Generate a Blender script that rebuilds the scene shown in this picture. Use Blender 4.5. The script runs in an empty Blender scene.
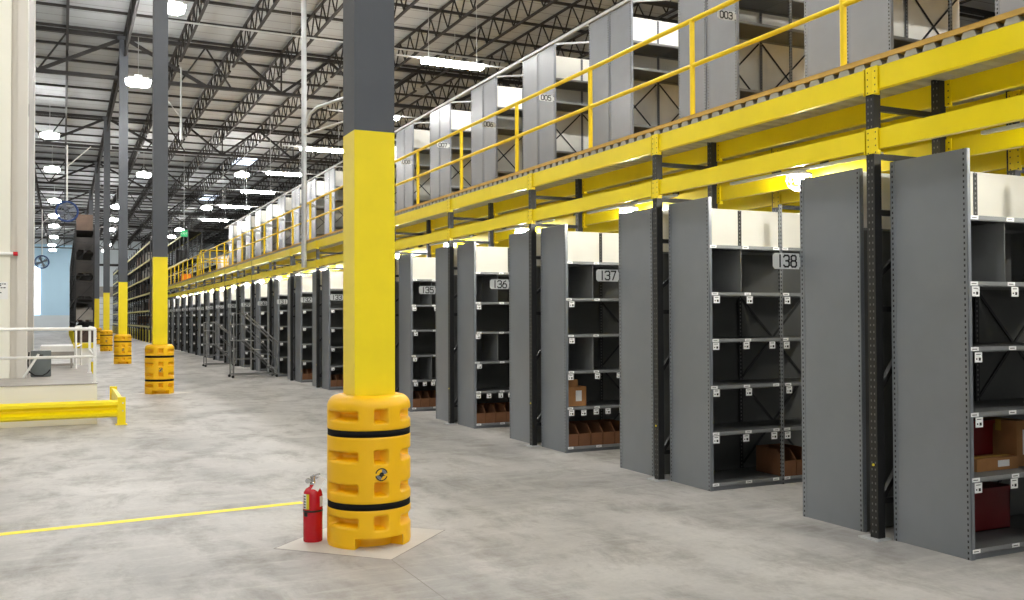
import bpy, math, random
from mathutils import Vector, Matrix
random.seed(7)
C = bpy.context.scene.collection
PI = math.pi

# ------------------------------------------------------------------ materials
def lin(c):
    def f(v):
        v /= 255.0
        return v / 12.92 if v <= .04045 else ((v + .055) / 1.055) ** 2.4
    return (f(c[0]), f(c[1]), f(c[2]), 1)

class NT:
    def __init__(s, name):
        s.m = bpy.data.materials.new(name); s.m.use_nodes = True
        s.t = s.m.node_tree; s.b = s.t.nodes['Principled BSDF']
    def n(s, typ, **kw):
        q = s.t.nodes.new(typ)
        for k, v in kw.items(): setattr(q, k, v)
        return q
    def l(s, a, b): s.t.links.new(a, b)
    def math(s, op, a, b=None):
        q = s.n('ShaderNodeMath', operation=op)
        for i, v in enumerate((a, b)):
            if v is None: continue
            if isinstance(v, (int, float)): q.inputs[i].default_value = v
            else: s.l(v, q.inputs[i])
        return q.outputs[0]
    def mix(s, f, a, b):
        q = s.n('ShaderNodeMix', data_type='RGBA')
        if isinstance(f, (int, float)): q.inputs[0].default_value = f
        else: s.l(f, q.inputs[0])
        for i, v in ((6, a), (7, b)):
            if isinstance(v, tuple): q.inputs[i].default_value = v
            else: s.l(v, q.inputs[i])
        return q.outputs[2]
    def obj(s):
        t = s.n('ShaderNodeTexCoord'); sp = s.n('ShaderNodeSeparateXYZ'); s.l(t.outputs['Object'], sp.inputs[0])
        return t.outputs['Object'], sp.outputs
    def noise(s, vec, scale, detail=4, rough=.55, lo=.35, hi=.65):
        q = s.n('ShaderNodeTexNoise'); q.inputs['Scale'].default_value = scale
        q.inputs['Detail'].default_value = detail; q.inputs['Roughness'].default_value = rough
        s.l(vec, q.inputs['Vector'])
        r = s.n('ShaderNodeMapRange'); r.inputs[1].default_value = lo; r.inputs[2].default_value = hi
        s.l(q.outputs[0], r.inputs[0])
        return r.outputs[0]

def paint(name, rgb, rough=.5, metal=0, var=.08, scale=3, spec=.5):
    n = NT(name); o, _ = n.obj(); c = lin(rgb)
    d = tuple(v * (1 - var) for v in c[:3]) + (1,); e = tuple(min(1, v * (1 + var)) for v in c[:3]) + (1,)
    n.l(n.mix(n.noise(o, scale), d, e), n.b.inputs['Base Color'])
    n.b.inputs['Roughness'].default_value = rough; n.b.inputs['Metallic'].default_value = metal
    n.b.inputs['Specular IOR Level'].default_value = spec
    return n.m

def glow(name, rgb, strength):
    n = NT(name); n.b.inputs['Base Color'].default_value = (.8, .8, .8, 1)
    n.b.inputs['Emission Color'].default_value = lin(rgb); n.b.inputs['Emission Strength'].default_value = strength
    return n.m

def holes(name, rgb, axis, centres=None, period=None, half=.006, pitch=.0381, duty=.45, rough=.4, dark=(22, 22, 22), spec=.5):
    """painted sheet steel with rows of punched slots"""
    n = NT(name); o, s = n.obj(); c = lin(rgb)
    v = s[axis]; masks = []
    if centres:
        for q in centres: masks.append(n.math('LESS_THAN', n.math('ABSOLUTE', n.math('SUBTRACT', v, q)), half))
    else:
        f = n.math('SUBTRACT', n.math('FRACT', n.math('ADD', n.math('DIVIDE', v, period), .5)), .5)
        masks.append(n.math('LESS_THAN', n.math('MULTIPLY', n.math('ABSOLUTE', f), period), half))
    m = masks[0]
    for q in masks[1:]: m = n.math('MAXIMUM', m, q)
    m = n.math('MULTIPLY', m, n.math('LESS_THAN', n.math('FRACT', n.math('DIVIDE', s[2], pitch)), duty))
    base = n.mix(n.noise(o, 1.5), tuple(k * .94 for k in c[:3]) + (1,), tuple(k * 1.06 for k in c[:3]) + (1,))
    n.l(n.mix(m, base, lin(dark)), n.b.inputs['Base Color'])
    n.b.inputs['Roughness'].default_value = rough
    n.b.inputs['Specular IOR Level'].default_value = spec
    return n.m

BAY, DL, DU = .8718, .658, .612
M = {}
M['yellow'] = paint('yellow_paint', (250, 224, 0), .35, var=.03)
M['rail_yellow'] = paint('handrail_yellow', (248, 214, 4), .4, var=.03)
M['plastic'] = paint('yellow_plastic', (250, 192, 0), .45, var=.02)
M['column'] = paint('column_grey', (82, 85, 90), .6, var=.06, scale=2)
M['shelf'] = paint('shelf_grey', (112, 115, 119), .42, var=.06)
M['lip'] = paint('shelf_lip_grey', (134, 136, 136), .35, var=.05)
M['tray_shade'] = paint('shelf_tray_shaded', (86, 87, 87), .5, var=.05)  # shelf metal darkened to carry the shade inside the units
M['rear'] = holes('rear_upright_dark', (34, 34, 33), 0, period=.8718, half=.007, rough=.5, dark=(120, 120, 118))
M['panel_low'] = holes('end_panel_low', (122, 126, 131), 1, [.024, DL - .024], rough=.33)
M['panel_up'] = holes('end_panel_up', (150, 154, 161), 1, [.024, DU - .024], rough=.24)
M['upright'] = holes('upright_grey', (118, 120, 121), 0, period=BAY, half=.007, rough=.4)
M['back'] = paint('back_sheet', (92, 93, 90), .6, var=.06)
M['back_lit'] = paint('back_sheet_lit', (238, 236, 226), .6, var=.04)  # upper backs coloured pale to stand in for light behind the open shelving
M['header'] = paint('header_board', (250, 247, 236), .9, var=.015, spec=.1)
M['black'] = paint('black_steel', (28, 28, 28), .45, var=.1)
M['post'] = holes('black_post', (24, 24, 24), 1, [-.016, .016], half=.005, pitch=.0508, duty=.3, rough=.45, dark=(100, 100, 97))
M['card'] = paint('cardboard', (176, 126, 78), .85, var=.1, scale=6)
M['card_dark'] = paint('bin_cardboard', (118, 78, 50), .85, var=.1, scale=6)
M['red_bin'] = paint('red_plastic', (122, 14, 18), .5)
M['white'] = paint('white_paint', (238, 236, 230), .5, var=.02)
M['tag'] = paint('paper_tag', (248, 248, 246), .7, var=.02)
M['ink'] = paint('black_ink', (18, 18, 18), .6)
M['sign'] = paint('sign_white', (222, 224, 222), .45, var=.02)
M['deck'] = paint('galvanized_deck', (180, 176, 160), .45, .15, var=.08, scale=5)
M['wood'] = paint('deck_board', (206, 164, 74), .6, var=.1, scale=5)
M['galv'] = paint('galvanized', (196, 198, 198), .4, .3, var=.06)
M['truss'] = paint('truss_dark', (36, 33, 31), .7, var=.12)
M['purlin'] = paint('purlin_grey', (56, 53, 50), .7, var=.1)
M['cream'] = paint('cream_panel', (240, 236, 220), .6, var=.015, scale=.6)
M['cream_d'] = paint('cream_trim', (214, 208, 196), .6, var=.02, scale=.6)
M['edge'] = paint('box_edge', (158, 152, 144), .6)
M['cabinet'] = paint('cabinet_grey', (100, 106, 104), .5)
M['blue_wall'] = paint('blue_wall', (196, 230, 250), .8, var=.03, scale=.15)
M['pale_wall'] = paint('pale_wall', (222, 230, 234), .8, var=.03, scale=.15)
M['wall_grey'] = paint('grey_wall', (150, 150, 146), .8, var=.03, scale=.2)
M['door_white'] = paint('dock_door_white', (226, 230, 230), .6, var=.03)
M['brown'] = paint('brown_load', (96, 78, 66), .8, var=.2, scale=1.2)
M['dark_load'] = paint('dark_load', (64, 60, 58), .8, var=.3, scale=1.0)
M['fan_blue'] = paint('fan_blue', (38, 70, 130), .5)
M['fan_grey'] = paint('fan_grey', (120, 126, 136), .5)
M['red'] = paint('extinguisher_red', (196, 16, 34), .25, var=.04)
M['chrome'] = paint('chrome', (200, 200, 200), .2, .9, var=.03)
M['label_y'] = paint('label_yellow', (226, 206, 40), .5)
M['ladder'] = paint('ladder_grey', (128, 128, 126), .5)
M['beam_pale'] = paint('pale_yellow', (232, 222, 150), .5)
M['strap'] = paint('strap_black', (14, 14, 14), .8, spec=.2)
M['tape'] = paint('yellow_tape', (250, 226, 20), .5, var=.04)
M['orange'] = paint('orange', (226, 130, 20), .6)
M['lamp'] = glow('strip_lamp', (255, 254, 251), 110)
M['bay_lamp'] = glow('bay_lamp', (255, 254, 251), 130)
M['aisle'] = glow('aisle_bulb', (255, 253, 246), 620)
M['up'] = glow('roof_fill_glow', (255, 254, 251), 20)  # added glow on the fixture tops, there to brighten the roof
M['exit'] = glow('exit_green', (10, 190, 95), .42)
M['exit'].node_tree.nodes['Principled BSDF'].inputs['Base Color'].default_value = (0, .12, .05, 1)
M['sky'] = glow('daylight', (222, 236, 255), 2.2)
def mk_rib(name, rgb, period, axis):
    n = NT(name); o, s = n.obj(); c = lin(rgb)
    f = n.math('LESS_THAN', n.math('FRACT', n.math('DIVIDE', s[axis], period)), .05 if axis == 1 else .14)
    a = n.mix(n.noise(o, .35), tuple(k * .9 for k in c[:3]) + (1,), tuple(min(1, k * 1.08) for k in c[:3]) + (1,))
    n.l(n.mix(n.math('MULTIPLY', f, .7 if axis == 1 else .35), a, lin((90, 88, 84))), n.b.inputs['Base Color'])
    n.b.inputs['Roughness'].default_value = .8
    return n.m
M['roof'] = mk_rib('roof_deck', (178, 182, 184), .813, 1)
M['dock'] = mk_rib('dock_slats', (228, 232, 232), .75, 2)
def mk_floor():
    n = NT('polished_concrete'); o, s = n.obj()
    mp = n.n('ShaderNodeMapping'); mp.inputs['Scale'].default_value = (1, .55, 1); n.l(o, mp.inputs[0])
    st = n.n('ShaderNodeMapping'); st.inputs['Scale'].default_value = (.7, 4.5, 1); st.inputs['Rotation'].default_value = (0, 0, .12); n.l(o, st.inputs[0])
    wp = n.n('ShaderNodeTexNoise'); wp.inputs['Scale'].default_value = .9; n.l(o, wp.inputs['Vector'])
    wv = n.n('ShaderNodeVectorMath', operation='MULTIPLY_ADD'); n.l(wp.outputs['Color'], wv.inputs[0]); wv.inputs[1].default_value = (.45, .45, 0); n.l(mp.outputs[0], wv.inputs[2])
    big = n.noise(wv.outputs[0], .5, 7, .66, .36, .64)
    mid = n.noise(wv.outputs[0], 1.9, 9, .72, .47, .64)
    streak = n.noise(st.outputs[0], 1.6, 6, .7, .5, .72)
    fine = n.noise(o, 26, 4, .65, .4, .72)
    a = n.mix(big, lin((150, 147, 143)), lin((197, 193, 188)))
    a = n.mix(n.math('MULTIPLY', mid, .6), a, lin((122, 117, 110)))
    a = n.mix(n.math('MULTIPLY', streak, .45), a, lin((200, 197, 190)))
    a = n.mix(n.math('MULTIPLY', fine, .16), a, lin((116, 114, 110)))
    n.l(a, n.b.inputs['Base Color'])
    r = n.n('ShaderNodeMapRange'); r.inputs[3].default_value = .5; r.inputs[4].default_value = .62; n.l(mid, r.inputs[0])
    n.l(r.outputs[0], n.b.inputs['Roughness'])
    n.b.inputs['Specular IOR Level'].default_value = .45
    return n.m
M['floor'] = mk_floor()
M['patch'] = paint('patch_concrete', (196, 191, 182), .5, var=.08, scale=2.5)
M['joint'] = paint('joint_dark', (138, 134, 128), .8)

# ------------------------------------------------------------------ mesh helpers
class MB:
    def __init__(s): s.v = []; s.f = []; s.mi = []; s.sm = []; s.cur = 0
    def add(s, vs, fs, smooth=False):
        k = len(s.v); s.v += [tuple(v) for v in vs]
        for f in fs: s.f.append(tuple(i + k for i in f)); s.mi.append(s.cur); s.sm.append(smooth)
        return s
    def box(s, x0, x1, y0, y1, z0, z1):
        return s.add([(x, y, z) for z in (z0, z1) for y in (y0, y1) for x in (x0, x1)],
              [(0, 2, 3, 1), (4, 5, 7, 6), (0, 1, 5, 4), (2, 6, 7, 3), (0, 4, 6, 2), (1, 3, 7, 5)])
    def bar(s, a, b, w, h=None, up=(0, 0, 1)):
        """rectangular bar from a to b"""
        a = Vector(a); b = Vector(b); h = h or w; d = (b - a).normalized(); u = Vector(up)
        if abs(d.dot(u)) > .98: u = Vector((0, 1, 0))
        r = d.cross(u).normalized(); u = r.cross(d)
        vs = [p + r * i * w / 2 + u * j * h / 2 for p in (a, b) for i, j in ((-1, -1), (1, -1), (1, 1), (-1, 1))]
        return s.add(vs, [(0, 1, 2, 3), (7, 6, 5, 4), (0, 4, 5, 1), (1, 5, 6, 2), (2, 6, 7, 3), (3, 7, 4, 0)])
    def tube(s, pts, r, n=8, caps=True):
        pts = [Vector(p) for p in pts]; vs = []; fs = []; prev = None
        for i, p in enumerate(pts):
            d = (pts[min(i + 1, len(pts) - 1)] - pts[max(i - 1, 0)]).normalized()
            u = prev if prev else (Vector((0, 0, 1)) if abs(d.z) < .9 else Vector((1, 0, 0)))
            x = d.cross(u).normalized(); u = x.cross(d).normalized(); prev = u
            rr = r[i] if isinstance(r, (list, tuple)) else r
            vs += [p + (x * math.cos(2 * PI * k / n) + u * math.sin(2 * PI * k / n)) * rr for k in range(n)]
        for i in range(len(pts) - 1):
            fs += [(i * n + k, i * n + (k + 1) % n, (i + 1) * n + (k + 1) % n, (i + 1) * n + k) for k in range(n)]
        s.add(vs, fs, True)
        if caps: s.add(vs[:n], [tuple(reversed(range(n)))]); s.add(vs[-n:], [tuple(range(n))])
        return s
    def lathe(s, prof, n=24, c=(0, 0, 0)):
        vs = [(c[0] + r * math.cos(2 * PI * k / n), c[1] + r * math.sin(2 * PI * k / n), c[2] + z) for r, z in prof for k in range(n)]
        fs = [(i * n + k, i * n + (k + 1) % n, (i + 1) * n + (k + 1) % n, (i + 1) * n + k) for i in range(len(prof) - 1) for k in range(n)]
        s.add(vs, fs, True)
        m = len(prof) - 1
        if prof[0][0] > 1e-4: s.add(vs[:n], [tuple(reversed(range(n)))])
        if prof[m][0] > 1e-4: s.add(vs[m * n:], [tuple(range(n))])
        return s
    def prism(s, poly, y0, y1, ax='Y'):
        """polygon in the plane across ax, pushed from y0 to y1"""
        n = len(poly)
        put = {'Y': lambda a, b, t: (a, t, b), 'X': lambda a, b, t: (t, a, b), 'Z': lambda a, b, t: (a, b, t)}[ax]
        vs = [put(a, b, y0) for a, b in poly] + [put(a, b, y1) for a, b in poly]
        return s.add(vs, [tuple(range(n)), tuple(reversed(range(n, 2 * n)))] + [(i, i + n, (i + 1) % n + n, (i + 1) % n) for i in range(n)])
    def mesh(s, name, *mats):
        me = bpy.data.meshes.new(name); me.from_pydata(s.v, [], s.f)
        for m in mats: me.materials.append(M[m] if isinstance(m, str) else m)
        me.polygons.foreach_set('material_index', s.mi); me.polygons.foreach_set('use_smooth', s.sm)
        me.update(); return me

def tag(o, label=None, cat=None, group=None, kind=None):
    for k, v in (('label', label), ('category', cat), ('group', group), ('kind', kind)):
        if v: o[k] = v
    return o
def obj(name, me, parent=None, loc=(0, 0, 0), rz=0):
    o = bpy.data.objects.new(name, me); C.objects.link(o); o.location = loc
    if rz: o.rotation_euler.z = rz
    if parent: o.parent = parent
    return o
def empty(name, loc=(0, 0, 0), rz=0): return obj(name, None, None, loc, rz)
def copy_tree(o, parent=None):
    c = o.copy(); C.objects.link(c)
    if parent: c.parent = parent
    for ch in list(o.children): copy_tree(ch, c)
    return c
CACHE = {}
def cached(key, fn):
    if key not in CACHE: CACHE[key] = fn()
    return CACHE[key]
ORD = ['first', 'second', 'third', 'fourth', 'fifth', 'sixth', 'seventh', 'eighth', 'ninth', 'tenth', 'eleventh', 'twelfth', 'thirteenth',
       'fourteenth', 'fifteenth', 'sixteenth', 'seventeenth', 'eighteenth', 'nineteenth']
def nth(i):
    if i < 19: return ORD[i]
    t = {2: 'twent', 3: 'thirt', 4: 'fort', 5: 'fift', 6: 'sixt', 7: 'sevent', 8: 'eight', 9: 'ninet'}[(i + 1) // 10]
    return t + 'ieth' if (i + 1) % 10 == 0 else t + 'y-' + ORD[(i + 1) % 10 - 1]

# digits drawn as single strokes
c_ = .16
GL = {'0': [[(c_, 0), (.6 - c_, 0), (.6, c_), (.6, 1 - c_), (.6 - c_, 1), (c_, 1), (0, 1 - c_), (0, c_), (c_, 0)]],
      '1': [[(.4, 0), (.4, 1)]],
      '2': [[(0, .85), (.15, 1), (.45, 1), (.6, .85), (.6, .6), (0, .12), (0, 0), (.6, 0)]],
      '3': [[(0, .87), (.13, 1), (.47, 1), (.6, .87), (.6, .64), (.46, .52), (.25, .52)], [(.46, .52), (.6, .4), (.6, .13), (.47, 0), (.13, 0), (0, .13)]],
      '4': [[(.45, 0), (.45, 1), (0, .3), (.62, .3)]],
      '5': [[(.57, 1), (.06, 1), (.03, .57), (.45, .62), (.6, .46), (.6, .13), (.47, 0), (.13, 0), (0, .13)]],
      '6': [[(.48, 1), (.2, .82), (0, .42), (0, .13), (.13, 0), (.47, 0), (.6, .13), (.6, .42), (.47, .56), (.13, .56), (0, .42)]],
      '7': [[(0, 1), (.6, 1), (.2, 0)]],
      '8': [[(.13, .53), (.47, .53), (.57, .66), (.57, .88), (.45, 1), (.15, 1), (.03, .88), (.03, .66), (.13, .53), (0, .4), (0, .13), (.13, 0), (.47, 0), (.6, .13), (.6, .4), (.47, .53)]],
      '9': [[(.12, 0), (.4, .18), (.6, .58), (.6, .87), (.47, 1), (.13, 1), (0, .87), (0, .58), (.13, .44), (.47, .44), (.6, .58)]],
      'E': [[(.55, 0), (0, 0), (0, 1), (.55, 1)], [(0, .5), (.45, .5)]], 'X': [[(0, 0), (.6, 1)], [(0, 1), (.6, 0)]],
      'I': [[(.3, 0), (.3, 1)]], 'T': [[(.3, 0), (.3, 1)], [(0, 1), (.6, 1)]]}
def strokes(mb, text, x0, z0, h, adv, w, y0, y1):
    for ch in text:
        for pl in GL[ch]:
            for a, b in zip(pl, pl[1:]):
                A = Vector((x0 + a[0] * h, 0, z0 + a[1] * h)); B = Vector((x0 + b[0] * h, 0, z0 + b[1] * h))
                d = (B - A).normalized(); A -= d * w * .45; B += d * w * .45; p = Vector((-d.z, 0, d.x)) * w / 2
                q = [A - p, B - p, B + p, A + p]
                mb.prism([(v.x, v.z) for v in q], y0, y1)
        x0 += adv

# ------------------------------------------------------------------ key dimensions
H = 1.65
XR, Y0, P, DEP, HP = 5.527, 4.426, 2.829, 1.606, 2.787
NK = 20                                        # shelving rows going away from the camera
XU, YU0, PU, ZD = 7.62, 6.97, 2.43, 3.575       # upper level
XC, YC, PC = 2.03, 6.85, 15.456                # column line
LV = [.07, .55, .99, 1.435, 1.88, 2.33]
LVU = [.07, .5, .94, 1.80, 2.2]

# ------------------------------------------------------------------ camera
cam = bpy.data.cameras.new('camera'); co = bpy.data.objects.new('camera', cam); C.objects.link(co)
f_, yaw, pit, roll = 942.668, .44447, .01853, -.00431
fw = Vector((math.sin(yaw) * math.cos(pit), math.cos(yaw) * math.cos(pit), math.sin(pit)))
r = Vector((math.cos(yaw), -math.sin(yaw), 0)); u = r.cross(fw)
r2 = r * math.cos(roll) + u * math.sin(roll); u2 = -r * math.sin(roll) + u * math.cos(roll)
co.matrix_world = Matrix(((r2.x, u2.x, -fw.x, 0), (r2.y, u2.y, -fw.y, 0), (r2.z, u2.z, -fw.z, H), (0, 0, 0, 1)))
cam.sensor_width = 36; cam.lens = f_ * 36 / 1024; cam.clip_end = 400
bpy.context.scene.camera = co

# ------------------------------------------------------------------ room shell
def struct(name, me, loc=(0, 0, 0), parent=None):
    o = obj(name, me, parent, loc); o['kind'] = 'structure'; return o
XMIN, XMAX, YMIN, YFAR, ZR = -16, 34, -26, 140, 12.36
struct('floor', MB().box(XMIN, XMAX, YMIN, YFAR, -.2, 0).mesh('floor', 'floor'))
struct('ceiling', MB().box(XMIN, XMAX, YMIN, YFAR, ZR, ZR + .2).mesh('ceiling', 'roof'))
struct('wall_far', MB().box(XMIN, XMAX, YFAR, YFAR + .2, 0, ZR).mesh('wall_far', 'pale_wall'))
struct('wall_left', MB().box(XMIN - .2, XMIN, YMIN, YFAR, 0, ZR).mesh('wall_left', 'wall_grey'))
struct('wall_right', MB().box(XMAX, XMAX + .2, YMIN, YFAR, 0, ZR).mesh('wall_right', 'wall_grey'))
struct('wall_blue', MB().box(-9, 2.6, YFAR - .9, YFAR - .7, 0, 11.6).mesh('wall_blue', 'blue_wall'))
struct('baseboard_blue', MB().box(-9, 2.6, YFAR - .95, YFAR - .9, 0, 2.2).mesh('baseboard_blue', 'pale_wall'))
struct('window_1', MB().box(-3.6, -2.75, YFAR - 1.0, YFAR - .92, 2.3, 8.6).mesh('window_1', 'sky'))
struct('door_1', MB().box(3.2, 8.4, YFAR - .12, YFAR - .02, 0, 4.6).mesh('door_1', 'dock'))
struct('door_2', MB().box(11, 16, YFAR - .12, YFAR - .02, 0, 4.6).mesh('door_2', 'dock'))
struct('trim_1', MB().box(2.7, 17, YFAR - .2, YFAR - .02, 4.7, 6.1).mesh('trim_1', 'edge'))
struct('trim_2', MB().box(2.7, 17, YFAR - .3, YFAR - .02, 8.9, 9.2).mesh('trim_2', 'truss'))
for k in range(0, 5):                           # diamond joints in the slab around the columns
    yc = YC + PC * k
    d = [(XC + .66, yc + .02), (XC, yc - .66), (XC - .66, yc + .02), (XC, yc + .68)]
    e = [(XC + (a - XC) * .985, yc + (b - yc) * .985) for a, b in d]
    mb = MB().prism(e, 0, .0015, 'Z'); mb.cur = 1
    mb.prism(d, 0, .001, 'Z')
    struct('floor_patch', mb.mesh('floor_patch', 'patch', 'joint'))
struct('floor_joint', MB().box(XC - .003, XC + .003, -4, YC - .66, 0, .001).mesh('floor_joint', 'joint'))
me = MB().box(0, 7.4, -.05, .05, 0, .002).mesh('floor_tape', 'tape')
o = obj('floor_tape', me, None, (-5.43, 7.83, 0)); o.rotation_euler.z = math.atan2(.205, 2.365)
tag(o, 'long yellow line taped across the concrete floor towards the red extinguisher', 'floor tape')

# ------------------------------------------------------------------ roof
def purlin(): return MB().box(XMIN, XMAX, -.035, .035, -.09, 0).mesh('roof_purlin', 'purlin')
y = -3.7
while y < YFAR - 1:
    tag(obj('roof_purlin', cached('purlin', purlin), None, (0, y, ZR)), 'thin dark purlin crossing under the pale roof deck', 'purlin', 'thin purlins under the roof deck'); y += 2.44
L = PC
def ch(z0, z1, w): return MB().box(-w, w, 0, L, z0, z1)
def jweb():
    mb = MB(); n = 14; s = L / n
    for i in range(n):
        a, b = ((i * s), (i + .5) * s)
        mb.bar((0, a, -.05), (0, b, -.86), .045, .022); mb.bar((0, b, -.86), (0, (i + 1) * s, -.05), .045, .022)
    return mb.mesh('web', 'truss')
ztop = ZR - .09
jt = MB().box(-.042, .042, 0, L, -.06, 0).mesh('top_chord', 'truss')
jb = MB().box(-.042, .042, .35, L - .35, -.91, -.85).mesh('bottom_chord', 'truss')
jw = jweb()
for k in range(-1, 9):
    for i in range(-5, 13):
        x = XC + 1.932 * i; yk = YC + PC * (k - 0)
        t = empty('roof_joist', (x, yk, ztop))
        tag(t, 'dark open-web roof joist running lengthwise away under the roof deck', 'roof joist', 'lengthwise open-web roof joists')
        obj('top_chord', jt, t); obj('bottom_chord', jb, t); obj('web', jw, t)
S = PC / 8
gt = MB().box(0, PC, -.10, .10, -.13, 0).mesh('top_chord', 'truss')
gb = MB().box(S * .12, PC - S * .12, -.10, .10, -1.66, -1.54).mesh('bottom_chord', 'truss')
def gweb():
    mb = MB()
    for a, b, w in ((0, 1.5, .12), (1.5, 1, .06), (1.5, 2, .06), (2, 3, .1), (3, 3, .06), (4, 3, .1), (4, 5, .1), (5, 5, .06), (6, 5, .1), (6, 6.5, .06), (7, 6.5, .06), (8, 6.5, .12)):
        mb.bar((a * S, 0, -.08), (b * S, 0, -1.58), w, w)
    return mb.mesh('web', 'truss')
gw = gweb()
for k in range(0, 9):
    for b in (-1, 0, 1):
        t = empty('roof_girder', (XC + PC * b, YC + PC * k, ztop - .07))
        tag(t, 'deep dark roof girder spanning crosswise between the column tops', 'roof girder', 'crosswise roof girders')
        obj('top_chord', gt, t); obj('bottom_chord', gb, t); obj('web', gw, t)
# a sprinkler line hung under the joists
mb = MB().tube([(0, 0, 0), (12, 0, 0)], .03)
for x in (1, 4, 7, 10): mb.tube([(x, 0, 0), (x, 0, .97)], .008, 5)
tag(obj('hanging_sprinkler_pipe', mb.mesh('hanging_sprinkler_pipe', 'galv'), None, (3.0, 32.1, 11.3)), 'thin pale sprinkler pipe crossing under the nearest roof joists', 'pipe')

# ------------------------------------------------------------------ columns and their protectors
col_g = MB().box(-.152, .152, -.152, .152, 3.02, ztop - .1).mesh('upper_shaft', 'column')
col_y = MB().box(-.1525, .1525, -.1525, .1525, 0, 3.02).mesh('painted_shaft', 'yellow')
cap = MB().box(-.22, .22, -.22, .22, ztop - .24, ztop - .14).mesh('cap_plate', 'column')
def protector():
    mb = MB(); nt, nz = 180, 109; top = 1.09
    def rad(th, z):
        # th measured from -Y, positive towards +X
        R = .306
        e = (z - 1.0) / .09
        if e > 0: R -= .085 * (1 - math.sqrt(max(0, 1 - min(1, e) ** 2)))
        if z < .02: R -= .004
        for zs in (.30, .82):                               # strap grooves
            if abs(z - zs) < .028: R -= .010
        d = math.degrees(th) % 120; d = min(d, 120 - d)     # squares at 0, 120, 240; wide slots at 60, 180, 300
        def bump(v, half, soft): return max(0, min(1, (half + soft - v) / soft))
        for zc in (.185, .425, .655, .945):
            a = bump(abs(d), 8.5, 1.2) * bump(abs(z - zc), .036, .012)
            b = bump(abs(d - 60), 26, 2.2) * bump(abs(z - zc), .022, .014)
            R -= .11 * a + .08 * b
        return R
    idx = {}
    vs = []; fs = []
    for j in range(nz + 1):
        z = top * j / nz
        for i in range(nt):
            th = 2 * PI * i / nt; R = rad(th, z)
            vs.append((math.sin(th) * R, -math.cos(th) * R, z))
    def cut(i, j):
        th = math.degrees(2 * PI * (i + .5) / nt) % 180; th = min(th, 180 - th)
        return th < 36 and top * (j + .5) / nz < .085
    for j in range(nz):
        for i in range(nt):
            if cut(i, j): continue
            fs.append((j * nt + i, j * nt + (i + 1) % nt, (j + 1) * nt + (i + 1) % nt, (j + 1) * nt + i))
    mb.add(vs, fs, True)
    # flat shoulder in to the column
    vs = [(math.sin(2 * PI * i / nt) * rr, -math.cos(2 * PI * i / nt) * rr, zz) for rr, zz in ((.221, top), (.17, top - .004)) for i in range(nt)]
    mb.add(vs, [(i, (i + 1) % nt, nt + (i + 1) % nt, nt + i) for i in range(nt)], True)
    # inner wall of the forklift notches: reveal and back
    for s in (0, PI):
        for i in range(-18, 18):
            a, b = s + 2 * PI * i / nt, s + 2 * PI * (i + 1) / nt
            q = [(math.sin(t) * R_, -math.cos(t) * R_, .0873) for t in (a, b) for R_ in (.3025, .2)]
            mb.add(q, [(0, 1, 3, 2)])
            mb.add([(math.sin(t) * .2, -math.cos(t) * .2, z) for t in (a, b) for z in (0, .0873)], [(0, 1, 3, 2)])
        for i in (-18, 18):
            a = s + 2 * PI * i / nt
            mb.add([(math.sin(a) * R_, -math.cos(a) * R_, z) for R_ in (.3025, .2) for z in (0, .0873)], [(0, 1, 3, 2)])
    return mb.mesh('column_protector', 'plastic')
pm = protector()
def strap(z):
    prof = [(.297, z - .023), (.303, z - .023), (.303, z + .023), (.297, z + .023)]
    return MB().lathe(prof, 64).mesh('strap', 'strap')
s1, s2 = strap(.30), strap(.82)
def emblem():
    # round sticker: dark ring with two grey and two yellow quarters and a dark figure
    mb = MB(); R = .0465; zc = .532
    def P(a, b, out): th = a / .306; return (math.sin(th) * (.306 + out), -math.cos(th) * (.306 + out), zc + b)
    def ring(r0, r1, out, a0=0, a1=2 * PI, n=28):
        for i in range(n):
            t0, t1 = a0 + (a1 - a0) * i / n, a0 + (a1 - a0) * (i + 1) / n
            mb.add([P(math.cos(t) * rr, math.sin(t) * rr, out) for t, rr in ((t0, r0), (t0, r1), (t1, r1), (t1, r0))], [(0, 3, 2, 1)])
    mb.cur = 0; ring(R * .82, R, .0012, .25, PI - .25); ring(R * .82, R, .0012, PI + .2, 2 * PI - .35)
    mb.cur = 1; ring(.001, R * .8, .0012, .1, PI / 2 - .1, 10); ring(.001, R * .8, .0012, PI + .1, 1.5 * PI - .1, 10)
    mb.cur = 0; ring(.001, R * .36, .002, 0, 2 * PI, 14)
    for a in (-.4, 3.4, -1.5): 
        mb.add([P(q[0] * R, q[1] * R, .002) for q in ((math.cos(a) * .2 - .12 * math.sin(a), math.sin(a) * .2 + .12 * math.cos(a)), (math.cos(a) * .2 + .12 * math.sin(a), math.sin(a) * .2 - .12 * math.cos(a)), (math.cos(a) * .66, math.sin(a) * .66))], [(0, 1, 2)])
    return mb.mesh('emblem', 'ink', 'fan_grey')
em = emblem()
names = ['nearest and largest yellow and grey square building column', 'second square building column, standing behind the nearest one', 'third square building column from the camera',
         'fourth square building column from the camera', 'fifth square building column from the camera', 'sixth square building column from the camera', 'seventh square building column from the camera', 'farthest square building column in the row']
CX = [2.058, 1.94, 2.0] + [XC] * 5; CY = [-.045, 0, 0] + [0] * 5
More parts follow.
